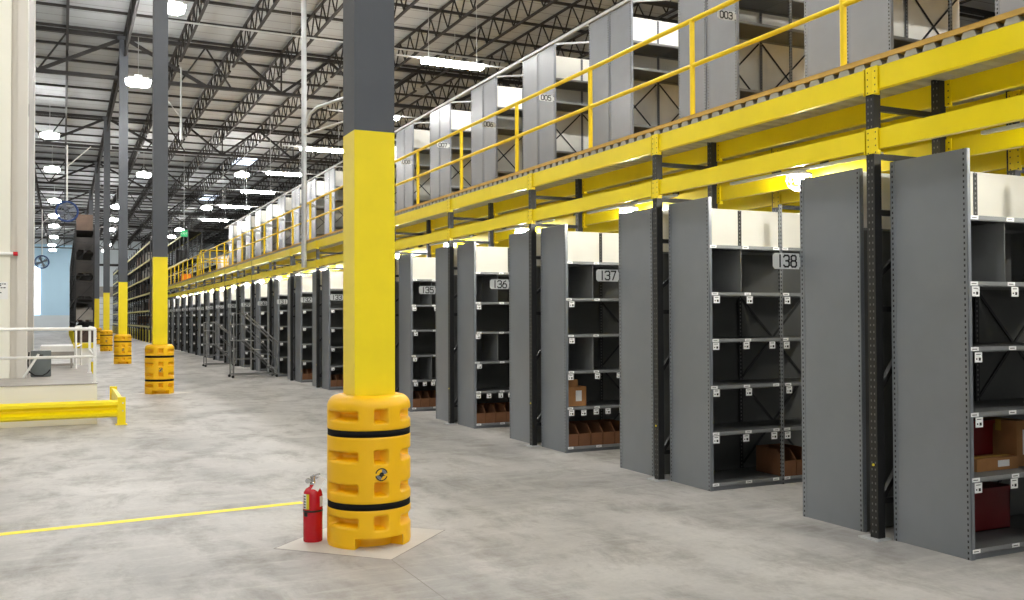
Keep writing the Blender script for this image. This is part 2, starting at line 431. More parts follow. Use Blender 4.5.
for k in range(8):
    t = empty('steel_column', (CX[k], YC + CY[k] + PC * k, 0)); t['kind'] = 'thing'
    tag(t, names[k] + ', yellow at the bottom', 'column', 'row of building columns')
    obj('upper_shaft', col_g, t); obj('painted_shaft', col_y, t); obj('cap_plate', cap, t)
    o = obj('column_protector', pm, None, (CX[k], YC + CY[k] + PC * k, 0)); o['kind'] = 'thing'
    tag(o, ('round yellow plastic protector around the foot of the ' + (nth(k) if k else 'nearest') + ' building column'), 'column protector', 'yellow column protectors')
    obj('strap', s1, o); obj('strap', s2, o); obj('emblem', em, o)

# ------------------------------------------------------------------ fire extinguisher
t = empty('fire_extinguisher', (1.68, 6.98, 0), -.35)
tag(t, 'red fire extinguisher standing on the floor beside the yellow column protector', 'fire extinguisher')
obj('cylinder', MB().lathe([(.066, 0), (.071, .008), (.071, .335), (.066, .365), (.05, .388), (.026, .402), (.022, .42)], 32).mesh('cylinder', 'red'), t)
obj('valve', MB().lathe([(.024, .418), (.024, .432), (.016, .436), (.016, .462), (.02, .466), (.02, .478)], 16).box(-.05, .012, -.012, .012, .44, .458).mesh('valve', 'chrome'), t)
mb = MB()
mb.prism([(-.02, .468), (.015, .476), (.062, .458), (.064, .449), (.02, .46)], -.011, .011)
mb.prism([(-.02, .476), (.0, .488), (.05, .497), (.054, .489), (.0, .476)], -.011, .011)
obj('handle', mb.mesh('handle', 'chrome'), t)
g = obj('pressure_gauge', MB().tube([(-.034, -.012, .448), (-.034, -.03, .448)], .019, 14).mesh('pressure_gauge', 'chrome'), t)
mb = MB().tube([(0, .014, .449), (.0, .05, .445), (.005, .082, .40), (.006, .084, .33), (.006, .082, .24), (.004, .08, .18)], .009, 8)
obj('hose', mb.mesh('hose', 'black'), t)
obj('bracket_band', MB().lathe([(.0712, .222), (.0735, .222), (.0735, .236), (.0712, .236)], 32).mesh('bracket_band', 'black'), t)
def curved(R, a0, a1, z0, z1, mb):
    n = 8
    for i in range(n):
        a, b = a0 + (a1 - a0) * i / n, a0 + (a1 - a0) * (i + 1) / n
        mb.add([(math.sin(q) * R, -math.cos(q) * R, z) for q in (a, b) for z in (z0, z1)], [(0, 2, 3, 1)], True)
mb = MB(); curved(.0716, -.62, -.28, .245, .355, mb); mb.cur = 2; curved(.0716, -1.1, -.62, .245, .355, mb); mb.cur = 1
for i in range(5): curved(.0719, -1.0, -.70, .252 + .02 * i, .264 + .02 * i, mb)
mb.cur = 1; curved(.0716, -1.0, -.45, .19, .22, mb)
obj('instruction_label', mb.mesh('instruction_label', 'label_y', 'ink', 'tag'), t)
mb = MB(); curved(.0716, .9, 1.45, .26, .335, mb)
obj('side_label', mb.mesh('side_label', 'tag'), t)
mb = MB(); mb.bar((.014, -.045, .375), (.075, -.05, .478), .05, .003, (0, 1, 0))
obj('inspection_tag', mb.mesh('inspection_tag', 'tag'), t)

# ------------------------------------------------------------------ shelving units
def unit_meshes(D, lv, pm_, n, face):
    """meshes of one run of shelving; open side at local y=0 (face -1) or y=D (face +1)"""
    Y = (lambda a: a) if face < 0 else (lambda a: D - a)
    def bx(mb, x0, x1, a0, a1, z0, z1): ya, yb = sorted((Y(a0), Y(a1))); return mb.box(x0, x1, ya, yb, z0, z1)
    R = {}
    mb = MB(); bx(mb, 0, .003, 0, D, 0, HP); bx(mb, 0, .032, 0, .003, 0, HP); bx(mb, 0, .032, D - .003, D, 0, HP)
    mb.box(-.004, 0, .004, .046, .0, HP); mb.box(-.004, 0, D - .046, D - .004, 0, HP)
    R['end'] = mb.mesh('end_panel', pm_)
    mb = MB(); bx(mb, -.018, .018, -.002, .001, 0, HP - .03); bx(mb, -.0015, .0015, 0, .035, 0, HP - .03)
    R['front'] = mb.mesh('upright', 'upright')
    mb = MB(); bx(mb, -.022, .022, D - .034, D - .031, 0, HP - .03); bx(mb, -.0015, .0015, D - .031, D, 0, HP - .03)
    R['rear'] = mb.mesh('upright', 'rear' if D > .65 else 'upright')
    mb = MB(); mb.cur = 1; bx(mb, .005, BAY - .003, .004, D - .036, -.004, 0); mb.cur = 0; bx(mb, .005, BAY - .003, .002, .005, -.026, .002); bx(mb, .005, BAY - .003, D - .038, D - .036, -.03, 0)
    bx(mb, .005, BAY - .003, .002, .016, -.032, -.030)
    R['shelf'] = mb.mesh('shelf', 'lip', 'tray_shade')
    mb = MB(); bx(mb, .003, BAY - .003, .014, .017, 0, lv[0] - .028)
    R['kick'] = mb.mesh('kick_plate', 'shelf')
    mb = MB(); bx(mb, .004, BAY - .002, D - .014, D - .011, .01, lv[-1] - .02)
    R['back'] = mb.mesh('back_panel', 'back_lit' if D < .65 else 'back')
    mb = MB(); bx(mb, .006, BAY - .004, D - .030, D - .025, lv[-1] + .002, HP - .02)
    R['header'] = mb.mesh('header_board', 'header')
    mb = MB()
    for q in ((.03, lv[2] + .03, BAY - .03, lv[-2] - .05), (.03, lv[-2] - .05, BAY - .03, lv[2] + .03)):
        mb.bar((q[0], Y(D - .022), q[1]), (q[2], Y(D - .022), q[3]), .022, .006, (0, 1, 0))
    if D > .65:
        for q in ((.03, lv[0] + .05, BAY - .03, lv[2] - .03), (.03, lv[2] - .03, BAY - .03, lv[0] + .05)): mb.bar((q[0], Y(D - .022), q[1]), (q[2], Y(D - .022), q[3]), .022, .006, (0, 1, 0))
    R['brace'] = mb.mesh('cross_brace', 'black')
    h = lv[-1] - lv[-2]
    mb = MB(); bx(mb, -.002, .002, .02, D - .04, 0, h - .032)
    R['divider'] = mb.mesh('divider', 'lip')
    mb = MB(); ya = Y(.0005)
    s = -1 if face < 0 else 1
    def card(x0, x1, z0, z1, y): mb.box(x0, x1, min(y, y + s * .0012), max(y, y + s * .0012), z0, z1)
    card(-.038, .038, -.026, .001, ya); mb.cur = 1; card(-.026, .02, -.016, -.011, ya + s * .0004)
    R['sticker'] = mb.mesh('shelf_label', 'tag', 'ink')
    mb = MB(); card(-.036, .036, -.102, -.034, ya); mb.cur = 1; card(.002, .022, -.090, -.070, ya + s * .0006); card(-.024, -.012, -.084, -.074, ya + s * .0006); card(-.022, .02, -.050, -.045, ya + s * .0006)
    R['card'] = mb.mesh('hanging_tag', 'tag', 'ink')
    return R
def make_unit(loc, label, group, D, lv, pm_, n, face, key, detail, dividers=(), rng=None, bottom_tags=2, skip=()):
    R = cached((key, n, face), lambda: unit_meshes(D, lv, pm_, n, face))
    t = empty('shelving_unit', loc); tag(t, label, 'shelving', group)
    obj('end_panel', R['end'], t)
    for b in range(n):
        for nm in (('front', 'rear') if b < n else ()):
            if b == 0 and nm == 'front': continue
            obj('upright', R[nm], t, (b * BAY if b else .02, 0, 0))
        obj('kick_plate', R['kick'], t, (b * BAY, 0, 0)); obj('back_panel', R['back'], t, (b * BAY, 0, 0)); obj('header_board', R['header'], t, (b * BAY, 0, 0))
        if (detail and b) or key == 'up': obj('cross_brace', R['brace'], t, (b * BAY, 0, 0))
        for i, z in enumerate(lv):
            if (b, i) in skip: continue
            s = obj('shelf', R['shelf'], t, (b * BAY, 0, z))
            if detail > 1:
                for x in (.06, .44, .80)[:2 if i in (3, 4) else 3]: obj('shelf_label', R['sticker'], s, (x + rng.uniform(-.015, .02), 0, 0))
                if 0 < i < 5:
                    xs = ((.075, .25, .42, .60, .78) if bottom_tags > 3 else (.075, .43, .77)) if i == 1 else ((.075,), (.075, .47), (.08, .45, .76))[rng.choice((0, 1, 1, 2)) if i < 4 else rng.choice((0, 1))]
                    for x in xs: obj('hanging_tag', R['card'], s, (x + rng.uniform(-.015, .015), 0, rng.uniform(-.004, .003)))
            elif detail == 1 and 0 < i < 5:
                obj('hanging_tag', R['card'], s, (.09, 0, 0))
                if i == 1 or rng.random() < .4: obj('hanging_tag', R['card'], s, (.5, 0, 0))
    for b, i in dividers: obj('divider', R['divider'], t, (b * BAY + .395, 0, lv[i]))
    return t
rng = random.Random(3)
DIV = {0: [(0, 4), (1, 4)], 1: [(0, 4)], 2: [(0, 4), (0, 2)], 3: [(0, 4), (0, 2)], 4: [(0, 4), (0, 1)]}
for k in range(-1, NK):
    w = nth(k + 1) if k >= 0 else 'first'
    y = Y0 + k * P
    det = 2 if k < 5 else 1
    a = 138 - k
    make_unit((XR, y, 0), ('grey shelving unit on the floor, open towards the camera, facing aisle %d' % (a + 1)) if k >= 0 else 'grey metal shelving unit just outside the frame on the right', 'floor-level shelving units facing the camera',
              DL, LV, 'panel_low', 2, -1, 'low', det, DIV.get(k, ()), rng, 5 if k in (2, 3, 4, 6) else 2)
    make_unit((XR, y + DEP - DL, 0), 'grey shelving unit on the floor, turned away, on the near side of aisle %d' % a, 'floor-level shelving units turned away',
              DL, LV, 'panel_low', 2, 1, 'low', 0, (), rng)
NU = 18
for j in range(-1, NU):
    y = YU0 + j * PU; lab = 2 + j
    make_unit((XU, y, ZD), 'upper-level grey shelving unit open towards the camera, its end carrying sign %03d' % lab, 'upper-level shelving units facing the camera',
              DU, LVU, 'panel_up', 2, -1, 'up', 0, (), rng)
    make_unit((XU, y + 2 * DU + .02 - DU, ZD), 'upper-level grey shelving unit turned away, backing the unit with sign %03d' % lab, 'upper-level shelving units turned away',
              DU, LVU, 'panel_up', 2, 1, 'up', 0, (), rng)
# tie strut along the tops of the upper shelving
mb = MB().box(XU - .03, XU + .012, YU0 - PU, YU0 + PU * NU, ZD + HP, ZD + HP + .045)
t = obj('tie_strut', mb.mesh('tie_strut', 'galv')); tag(t, 'long galvanized strut running along the tops of the upper shelving', 'strut')
tm = MB().bar((0, 0, .02), (1.6, 0, .02), .04).bar((0, PU * .5, .02), (1.6, .1, .02), .03).mesh('cross_tie', 'galv')
for j in range(-1, NU): obj('cross_tie', tm, t, (XU + .01, YU0 + j * PU + 2 * DU + .1, ZD + HP))

# aisle number signs
def sign_mesh(txt, wd, ht):
    mb = MB(); c = .02
    mb.prism([(-wd, c), (-wd + c, 0), (-.03, 0), (-.025, .02), (0, .02), (0, ht - .03), (-.025, ht - .03), (-.03, ht), (-wd + c, ht), (-wd, ht - c)], -.004, 0)
    plate = mb.mesh('aisle_sign', 'sign')
    m2 = MB(); h = ht * .72; adv = h * .82
    x = -wd / 2 - .012 - (adv * 3 - h * .22) / 2
    strokes(m2, txt, x, ht * .14, h, adv, .014, -.006, -.004)
    return plate, m2.mesh('number', 'ink')
for k in range(0, NK):
    a = 138 - k; pl, nu = sign_mesh(str(a), .305, .13)
    o = obj('aisle_sign', pl, None, (XR + .018, Y0 + k * P + DEP + .007, 2.04))
    tag(o, 'white aisle sign with black number %d sticking out from a grey shelving end' % a, 'aisle sign', 'floor-level aisle signs'); obj('number', nu, o)
for j in range(0, NU):
    if j == 2: continue
    a = '%03d' % (2 + j); pl, nu = sign_mesh(a, .29, .115)
    o = obj('aisle_sign', pl, None, (XU - .006, YU0 + j * PU + .01, 5.355))
    tag(o, 'white aisle sign with black number %s on an upper-level shelving end' % a, 'aisle sign', 'upper-level aisle signs'); obj('number', nu, o)

# ------------------------------------------------------------------ goods on the shelves
def bin_mesh(w, col):
    mb = MB(); d = .40; z = .175; t = .004
    mb.prism([(0, 0), (d, 0), (d, .26), (.10, .26), (0, z * .86)], 0, t, 'X'); mb.prism([(0, 0), (d, 0), (d, .26), (.10, .26), (0, z * .86)], w - t, w, 'X')
    mb.box(0, w, 0, t, 0, z * .86); mb.box(0, w, d - t, d, 0, .26); mb.box(0, w, 0, d, 0, t)
    return mb.mesh('cardboard_bin', col)
for k in (2, 3, 4, 6, 7):
    w = .172
    for i in range(5):
        o = obj('cardboard_bin', cached('bin', lambda: bin_mesh(w - .004, 'card_dark')), None, (XR + .008 + i * w, Y0 + k * P + .012, LV[0] + .001))
        tag(o, 'brown cardboard bin on the bottom shelf facing aisle %d, %s from the left' % (139 - k, nth(i)), 'bin', 'cardboard bins on the bottom shelves')
for i in range(2):
    o = obj('cardboard_bin', cached('bin', None), None, (XR + BAY + .012 + i * .172, Y0 + P + .012, LV[0] + .001))
    tag(o, 'brown cardboard bin low in the second bay behind sign 138, %s from left' % nth(i), 'bin', 'cardboard bins on the bottom shelves')
def carton(w, d, h, m='card'):
    mb = MB().box(0, w, 0, d, 0, h); body = mb.mesh('carton', m)
    tape = MB().box(-.0006, w + .0006, d / 2 - .025, d / 2 + .025, h * .75, h + .0008).mesh('packing_tape', 'wood')
    return body, tape
def put_carton(loc, size, label, m='card', group=None, lab=False, rz=0):
    b, tp = carton(*size, m); o = obj('carton', b, None, loc, rz); tag(o, label, 'carton', group); obj('packing_tape', tp, o)
    if lab: obj('printed_label', MB().box(size[0] * .5, size[0] * .78, -.001, 0, size[2] * .25, size[2] * .8).mesh('printed_label', 'tag'), o)
    return o
yc = Y0 + 2 * P
put_carton((XR + .05, yc + .12, LV[1] + .001), (.30, .3, .24), 'brown carton on the shelf above the bins facing aisle 137', lab=True)
put_carton((XR + .04, yc + .14, LV[1] + .242), (.2, .25, .085), 'small flat brown carton lying on top of the brown carton facing aisle 137')
put_carton((5.79, Y0 + .16, LV[1] + .001), (.43, .16, .085), 'flat brown carton lying at the shelf edge in front of the red bin', lab=True)
o = put_carton((6.26, Y0 + .20, LV[1] + .001), (.13, .3, .33), 'tall brown carton standing right of the red bin', lab=True)
def red_bin():
    mb = MB(); w, d, h, t = .38, .24, .31, .006
    mb.prism([(0, 0), (w, 0), (w + .02, h), (-.02, h)], d - t, d); mb.prism([(0, 0), (w, 0), (w + .02, h), (-.02, h)], 0, t)
    mb.box(-.012, 0, 0, d, .0, h); mb.box(w, w + .012, 0, d, 0, h); mb.box(0, w, 0, d, 0, t); mb.box(-.03, w + .03, -.012, d + .006, h - .02, h)
    return mb.mesh('red_bin', 'red_bin')
rb = red_bin()
o = obj('storage_bin', rb, None, (5.86, Y0 + .36, LV[1] + .001)); o.scale = (.9, .95, 1.05)
tag(o, 'dark red storage bin standing at the back behind the flat brown carton', 'bin')
o = obj('storage_bin', rb, None, (6.0, Y0 + .36, LV[0] + .001)); tag(o, 'dark red storage bin on the bottom shelf under the brown cartons', 'bin')

# ------------------------------------------------------------------ mezzanine frames, crossbeams, deck
ROWS = [5.45, 6.14, 7.0, 7.69, 9.1, 9.79]
PW, PD = .07, .075                              # post width (x) and depth (y)
def frame_parts():
    post = MB().box(-PW / 2, PW / 2, -PD / 2, PD / 2, .012, 3.485).mesh('post', 'post')
    plate = MB().box(-.085, .06, -.072, .11, 0, .012).mesh('base_plate', 'galv')
    br = MB(); zz = [.28, 1.1, 1.95, 2.42]; d = .69
    for a, b in zip(zz, zz[1:]): br.bar((.03, 0, a), (d - .03, 0, b), .035, .035)
    st = MB().bar((.03, 0, 0), (d - .03, 0, 0), .04, .04)
    return post, plate, br.mesh('diagonal_brace', 'black'), st.mesh('strut', 'black')
fp, fpl, fbr, fst = frame_parts()
PY = lambda k: Y0 + k * P + .738
for k in range(-2, NK):
    for q, rw in ((0, 'front'), (2, 'second'), (4, 'third')):
        if q == 4 and k > 8: continue
        t = empty('mezzanine_support', (ROWS[q], PY(k), 0))
        tag(t, 'black steel support in the %s row under the yellow deck, %s from the camera' % (rw, nth(max(0, k))), 'rack frame', 'black frames carrying the mezzanine')
        for dx in (0, .69): obj('post', fp, t, (dx, 0, 0)); obj('base_plate', fpl, t, (dx, 0, 0))
        obj('diagonal_brace', fbr, t); 
        for z in (.28, 1.7, 2.42, 2.84, 3.2): obj('strut', fst, t, (0, 0, z))
        if q == 0 and k < 9: obj('bolt', cached('bolt', lambda: MB().tube([(-PW / 2 - .008, 0, 0), (-PW / 2, 0, 0)], .01, 8).mesh('bolt', 'label_y')), t, (0, 0, .55))
hm = holes('connector_plate', (250, 222, 0), 1, [0, P - .07], half=.005, pitch=.05, duty=.22, rough=.4, dark=(60, 52, 10))
def beam_mesh(z0, z1):
    mb = MB().prism([(-.026, z0), (.026, z0), (.026, z1), (-.026, z1)], PD / 2 + .012, P - PD / 2 - .012)
    return mb.mesh('rack_crossbeam', 'yellow')
def conn(z0, z1):
    # L-plate hooking the beam to the post: one on the beam end, wrapping the post face
    a = MB(); 
    a.box(-.042, -.034, -.036, .018, z0 - .03, z1 + .005).box(-.036, .03, PD / 2 + .001, PD / 2 + .012, z0 - .03, z1 + .005)
    b = MB(); 
    b.box(-.042, -.034, P - .092, P - .0385, z0 - .03, z1 + .005).box(-.036, .03, P - PD / 2 - .012, P - PD / 2 - .001, z0 - .03, z1 + .005)
    return a.mesh('end_connector', hm), b.mesh('end_connector', hm)
BM = {}
for nm, z0, z1 in (('upper', 3.322, 3.49), ('lower', 2.88, 3.03)): BM[nm] = (beam_mesh(z0, z1), conn(z0, z1))
RN = ['outermost row', 'second row', 'third row', 'fourth row', 'fifth row', 'sixth row']
for i, x in enumerate(ROWS):
    for k in range(-2, NK - 1):
        if i > 3 and k > 7: continue
        for nm in ('upper', 'lower'):
            o = obj('rack_crossbeam', BM[nm][0], None, (x - .012 if i == 0 else x + .066 if i in (1, 3, 5) else x, PY(k), -.0205 if i else 0))
            tag(o, '%s yellow crossbeam, %s, %s span from the camera' % (nm, RN[i], nth(max(k + 1, 0))), 'crossbeam', 'yellow crossbeams under the mezzanine')
            if k < 8 and i in (0, 2, 4): obj('end_connector', BM[nm][1][0], o)
            if k < 8: obj('end_connector', BM[nm][1][1], o)
YD0, YD1 = PY(-2), PY(NK - 1) + .3
XD0, XD1 = 5.405, 15.0
t = empty('mezzanine_deck', (XD0, YD0, 3.49)); tag(t, 'long upper-level deck of corrugated steel and tan boards on yellow crossbeams', 'mezzanine')
mb = MB(); n = int((YD1 - YD0) / .158)
for i in range(n):
    a = i * .158
    mb.prism([(a, .002), (a + .118, .002), (a + .10, .045), (a + .018, .045)], 0.004, XD1 - XD0, 'X')
    mb.prism([(a + .02, -.02), (a + .098, -.02), (a + .118, 0), (a, 0)], .12, XD1 - XD0, 'X')
mb.box(0.006, XD1 - XD0, 0, YD1 - YD0, 0, .002)
obj('corrugated_sheet', mb.mesh('corrugated_sheet', 'deck'), t)
obj('deck_board', MB().box(.02, XD1 - XD0, 0, YD1 - YD0, .0455, ZD - 3.49).mesh('deck_board', 'wood'), t)
obj('edge_angle', MB().box(-.004, .03, 0, YD1 - YD0, .0455, .053).box(-.004, .0, 0, YD1 - YD0, .053, .082).box(-.004, .02, 0, YD1 - YD0, .079, .084).mesh('edge_angle', 'wood'), t)

# handrail along the deck edge
XH = XD0 + .055
t = empty('guard_railing', (XH, 0, ZD)); tag(t, 'yellow pipe handrail running along the edge of the upper deck', 'railing')
hp = MB().tube([(0, 0, 0), (0, 0, .93)], .026, 10).box(-.03, .05, -.04, .04, 0, .01).mesh('rail_post', 'rail_yellow')
yr0, sp = 5.462 - 1.943 * 3, 1.943
nr = int((YD1 - yr0) / sp) + 1
for i in range(nr): obj('rail_post', hp, t, (0, yr0 + i * sp, 0))
ye = yr0 + (nr - 1) * sp
obj('top_rail', MB().tube([(0, yr0, .93), (0, ye, .93)], .024, 10).mesh('top_rail', 'rail_yellow'), t)
obj('middle_rail', MB().tube([(0, yr0, .49), (0, ye, .49)], .022, 10).mesh('middle_rail', 'rail_yellow'), t)

# caged lamps in the floor-level aisles
def cage():
    mb = MB()
    for k in range(8):
        a = 2 * PI * k / 8
        mb.tube([(math.cos(a) * r_, math.sin(a) * r_, z) for r_, z in ((.10, 0), (.115, -.05), (.095, -.11), (.05, -.145))], .004, 5)
    for r_, z in ((.115, -.05), (.095, -.11), (.05, -.145)):
        mb.tube([(math.cos(2 * PI * k / 20) * r_, math.sin(2 * PI * k / 20) * r_, z) for k in range(21)], .004, 5)
    return mb.mesh('wire_guard', 'white')
cg = cage(); bl = MB().lathe([(.001, -.095), (.028, -.087), (.044, -.056), (.04, -.03), (.026, -.012)], 16).mesh('bulb', 'aisle')
fx = MB().lathe([(.11, -.012), (.12, .0), (.06, .025), (.02, .03)], 20).mesh('lamp_base', 'white')
arm = MB().bar((0, -.95, .035), (0, .95, .035), .04, .025).mesh('support_channel', 'galv')
for k in range(-1, NK - 1):
    for x, far in ((5.98, 0), (8.4, 1)):
        t = empty('aisle_lamp', (x, Y0 + k * P + DEP + .50, 2.93)); 
        tag(t, ('caged lamp under the mezzanine at the mouth of aisle %d' if not far else 'caged lamp deep inside aisle %d under the mezzanine') % (138 - k), 'lamp', 'caged lamps under the mezzanine')
        obj('lamp_base', fx, t); obj('bulb', bl, t); obj('wire_guard', cg, t); obj('support_channel', arm, t)

# ------------------------------------------------------------------ lamps under the roof
def strip_parts():
    b = MB().prism([(-.87, .10), (.87, .10), (.87, .14), (-.87, .14)], -.14, .14).mesh('housing', 'white')
    d = MB().prism([(-.10, 0), (.10, 0), (.15, .04), (.15, .10), (-.15, .10), (-.15, .04)], -.86, .86, 'X').mesh('diffuser', 'lamp')
    h = MB().bar((-1.6, 0, .13), (1.6, 0, .13), .04).tube([(-.7, 0, .13), (-.7, 0, 2.75)], .008, 5).tube([(.7, 0, .13), (.7, 0, 2.75)], .008, 5).mesh('hanger', 'galv')
    return b, d, h
sb, sd, sh = strip_parts()
slu = MB().box(-.85, .85, -.11, .11, .14, .144).mesh('added_uplight', 'up')
for i, y in enumerate([2.5, 9.5, 16.55, 23.6, 30.8, 37.9, 44.95, 51.95, 59.5, 68]):
    t = empty('strip_light', (9.5, y, 8.45)); tag(t, 'long white strip light above the upper shelving, %s from the camera' % nth(i), 'strip light', 'strip lights above the upper shelving')
    obj('housing', sb, t); obj('diffuser', sd, t); obj('hanger', sh, t); obj('added_uplight', slu, t)
bh = MB().box(-.33, .33, -.2, .2, .12, .2).box(-.12, .12, -.1, .1, .2, .3).mesh('housing', 'galv')
bd = MB().prism([(-.24, -.06), (.24, -.06), (.38, .0), (.40, .12), (-.40, .12), (-.38, .0)], -.22, .22).mesh('diffuser', 'bay_lamp')
blu = MB().box(-.3, .3, -.17, .17, .2, .206).mesh('added_uplight', 'up')
bhg = MB().tube([(0, 0, .3), (0, 0, 1.62)], .012, 6).mesh('hanger', 'galv')
hb = [0, 0, 0]
for i, (x, y) in enumerate([(-.6, 49.3), (-.6, 60.4), (-.6, 76.4), (-.7, 87.5), (-.8, 97), (-.9, 110), (2.65, 27.6), (2.3, 34.6), (4.35, 60.5), (3.7, 78.6), (3.9, 89), (4.1, 99), (4.6, 119), (9.7, 58.1), (10.1, 76.6), (10.2, 96.6), (10.3, 105),
                            (2.65, 17), (2.65, 7), (2.65, -3), (2.65, -13), (-5, 12), (-5, 2), (-5, -8), (-9, 7), (9, -4), (-4.6, 33), (-1.2, 122), (-1.2, 131), (-6, 126), (4.8, 130), (10.4, 122)]):  # far-end entries closing the list are lamps added to brighten the end wall
    if y < 20 or (x < -2 and y < 40): lb = 'unseen high bay light added under the roof as fill light'  # out-of-view lamps added to light the near floor and column fronts
    else:
        rw = 0 if x < 0 else 1 if x < 6 else 2
        hb[rw] += 1; lb = 'glowing high bay light hanging %s, %s from the camera' % (('left of the building columns', 'between the columns and the mezzanine', 'above the far mezzanine')[rw], nth(hb[rw] - 1))
    t = empty('high_bay_light', (x, y, 9.72 if i == 7 else 10.25)); tag(t, lb, 'high bay light', 'high bay lights under the roof')
    obj('housing', bh, t); obj('diffuser', bd, t); obj('hanger', bhg, t); obj('added_uplight', blu, t)
for x, y in ((11.1, 65.6), (11.6, 86.6)):
    struct('window_skylight', MB().box(-.6, .6, -1.8, 1.8, 0, .02).mesh('window_skylight', 'sky'), (x, y, ZR - .03))

# ------------------------------------------------------------------ hanging fans, conduits, exit sign
def fan(loc, top, label):
    t = empty('ceiling_fan', loc); tag(t, label, 'fan', 'round blue fans hanging on poles')
    R = .50
    ring = MB()
    for y in (-.14, 0, .14): ring.tube([(math.cos(2 * PI * k / 28) * R, y, math.sin(2 * PI * k / 28) * R) for k in range(29)], .04 if y else .055, 6)
    obj('shroud', ring.mesh('shroud', 'fan_blue'), t)
    g = MB()
    for y in (-.15, .15):
        for r_ in (.15, .28, .4): g.tube([(math.cos(2 * PI * k / 24) * r_, y, math.sin(2 * PI * k / 24) * r_) for k in range(25)], .008, 4)
        for k in range(8): a = 2 * PI * k / 8; g.tube([(0, y, 0), (math.cos(a) * R, y, math.sin(a) * R)], .008, 4)
    obj('grille', g.mesh('grille', 'fan_grey'), t)
    b = MB()
    for k in range(4):
        a = PI / 2 * k + .4
        p = lambda r_, s, y: (math.cos(a + s) * r_, y, math.sin(a + s) * r_)
        b.add([p(.08, -.5, -.04), p(.45, -.25, -.06), p(.45, .25, .06), p(.08, .5, .04)], [(0, 1, 2, 3)])
    obj('blade', b.mesh('blade', 'fan_grey'), t)
    obj('motor', MB().tube([(0, -.12, 0), (0, .16, 0)], .09, 14).mesh('motor', 'black'), t)
    pl = MB().tube([(0, 0, R), (0, 0, top)], .035, 8).tube([(0, 0, top - 1.1), (1.1, 0, top)], .028, 6)
    obj('pole', pl.mesh('pole', 'white'), t)
fan((.16, 53.0, 7.14), 3.4, 'round blue fan on a white pole, the nearer of two at the left')
fan((-1.54, 83.9, 6.24), 4.2, 'round blue fan on a white pole, the farther, in front of the blue wall')
mb = MB().tube([(0, 0, 0), (0, 0, .6), (0, 0, .62), (0, 0, 2.75)], [.05, .05, .03, .03], 8).tube([(0, 0, .8), (-.9, 0, 2.0)], .016, 6)
tag(obj('hanging_conduit', mb.mesh('hanging_conduit', 'galv'), None, (4.0, 37.5, 8.45)), 'thin white pole hanging from the roof girder right of the second column', 'pole')
t = empty('conduit_riser', (5.33, 23.05, 0)); tag(t, 'pair of tall galvanized pipes rising past the yellow deck to the roof', 'pipe')
obj('pipe', MB().tube([(0, -.05, 2.9), (0, -.05, ztop - .9)], .055, 10).mesh('pipe', 'galv'), t)
obj('pipe', MB().tube([(0, .08, 2.9), (0, .08, ztop - .9)], .045, 10).mesh('pipe', 'galv'), t)
obj('pipe', MB().tube([(0, -.05, 6.3), (.1, -.25, 6.65), (.2, -.55, 6.75), (.4, -3.8, 6.45)], .04, 8).tube([(0, -.05, 6.15), (.4, -3.8, 5.95)], .025, 8).mesh('pipe', 'galv'), t)
mb = MB().box(-.2, .2, -.03, .03, -.2, .2); e = mb.mesh('exit_sign', 'exit')
o = obj('exit_sign', e, None, (6.65, 60.5, 6.87)); tag(o, 'small green lit exit sign hanging far above the upper deck', 'exit sign')
m2 = MB(); strokes(m2, 'EXIT', -.155, -.06, .12, .085, .012, -.036, -.03); obj('lettering', m2.mesh('lettering', 'white'), o)
obj('hanger', MB().tube([(0, 0, .2), (0, 0, ztop - 6.87)], .012, 6).mesh('hanger', 'galv'), o)

# ------------------------------------------------------------------ white box room, dock platform and railings at the left
ZP = .627
t = empty('white_enclosure', (0, 18.4, ZP + .013)); tag(t, 'tall cream white enclosure with grey edge trim on the dock platform', 'enclosure')
BH = ZR - ZP - .02
obj('front_panel', MB().box(-12, -.83, 0, .1, 0, BH).mesh('front_panel', 'cream'), t)
obj('side_panel', MB().box(-.66, -.58, .12, 4.4, 0, BH).mesh('side_panel', 'edge'), t)
mb = MB().box(-.83, -.70, .05, .16, 0, BH)
obj('corner_recess', mb.mesh('corner_recess', 'cream_d'), t)
obj('corner_post', MB().box(-.725, -.575, -.02, .12, 0, BH).mesh('corner_post', 'cream_d'), t)
obj('edge_trim', MB().box(-.58, -.562, .1, .16, 0, BH).box(-.58, -.562, 4.3, 4.4, 0, BH).mesh('edge_trim', 'white'), t)
o = obj('hinge', MB().box(-.585, -.555, .16, .28, 4.6, 4.8).mesh('hinge', 'black'), t)
o = obj('warning_notice', MB().box(-.30, 0, -.004, 0, 0, .30).mesh('warning_notice', 'white'), None, (-.86, 18.398, 2.0))
tag(o, 'white printed notice on the cream enclosure wall above the railing', 'notice')
mb = MB()
for i, (z, w) in enumerate(((.255, .25), (.225, .19), (.19, .22), (.145, .1), (.105, .18), (.06, .15))):
    x = -.29
    while x < -.29 + w: l = random.uniform(.015, .035); mb.box(x, x + l, -.006, -.004, z, z + .018); x += l + .012
obj('print', mb.mesh('print', 'ink'), o)
o = obj('wall_pipe', MB().tube([(-3, 0, 0), (0, 0, 0)], .028, 10).mesh('wall_pipe', 'white'), None, (-.78, 18.36, 2.785)); tag(o, 'white pipe with red end cap fixed along the cream enclosure wall', 'pipe')
obj('end_cap', MB().tube([(0, 0, 0), (.07, 0, 0)], .036, 12).mesh('end_cap', 'red'), o)

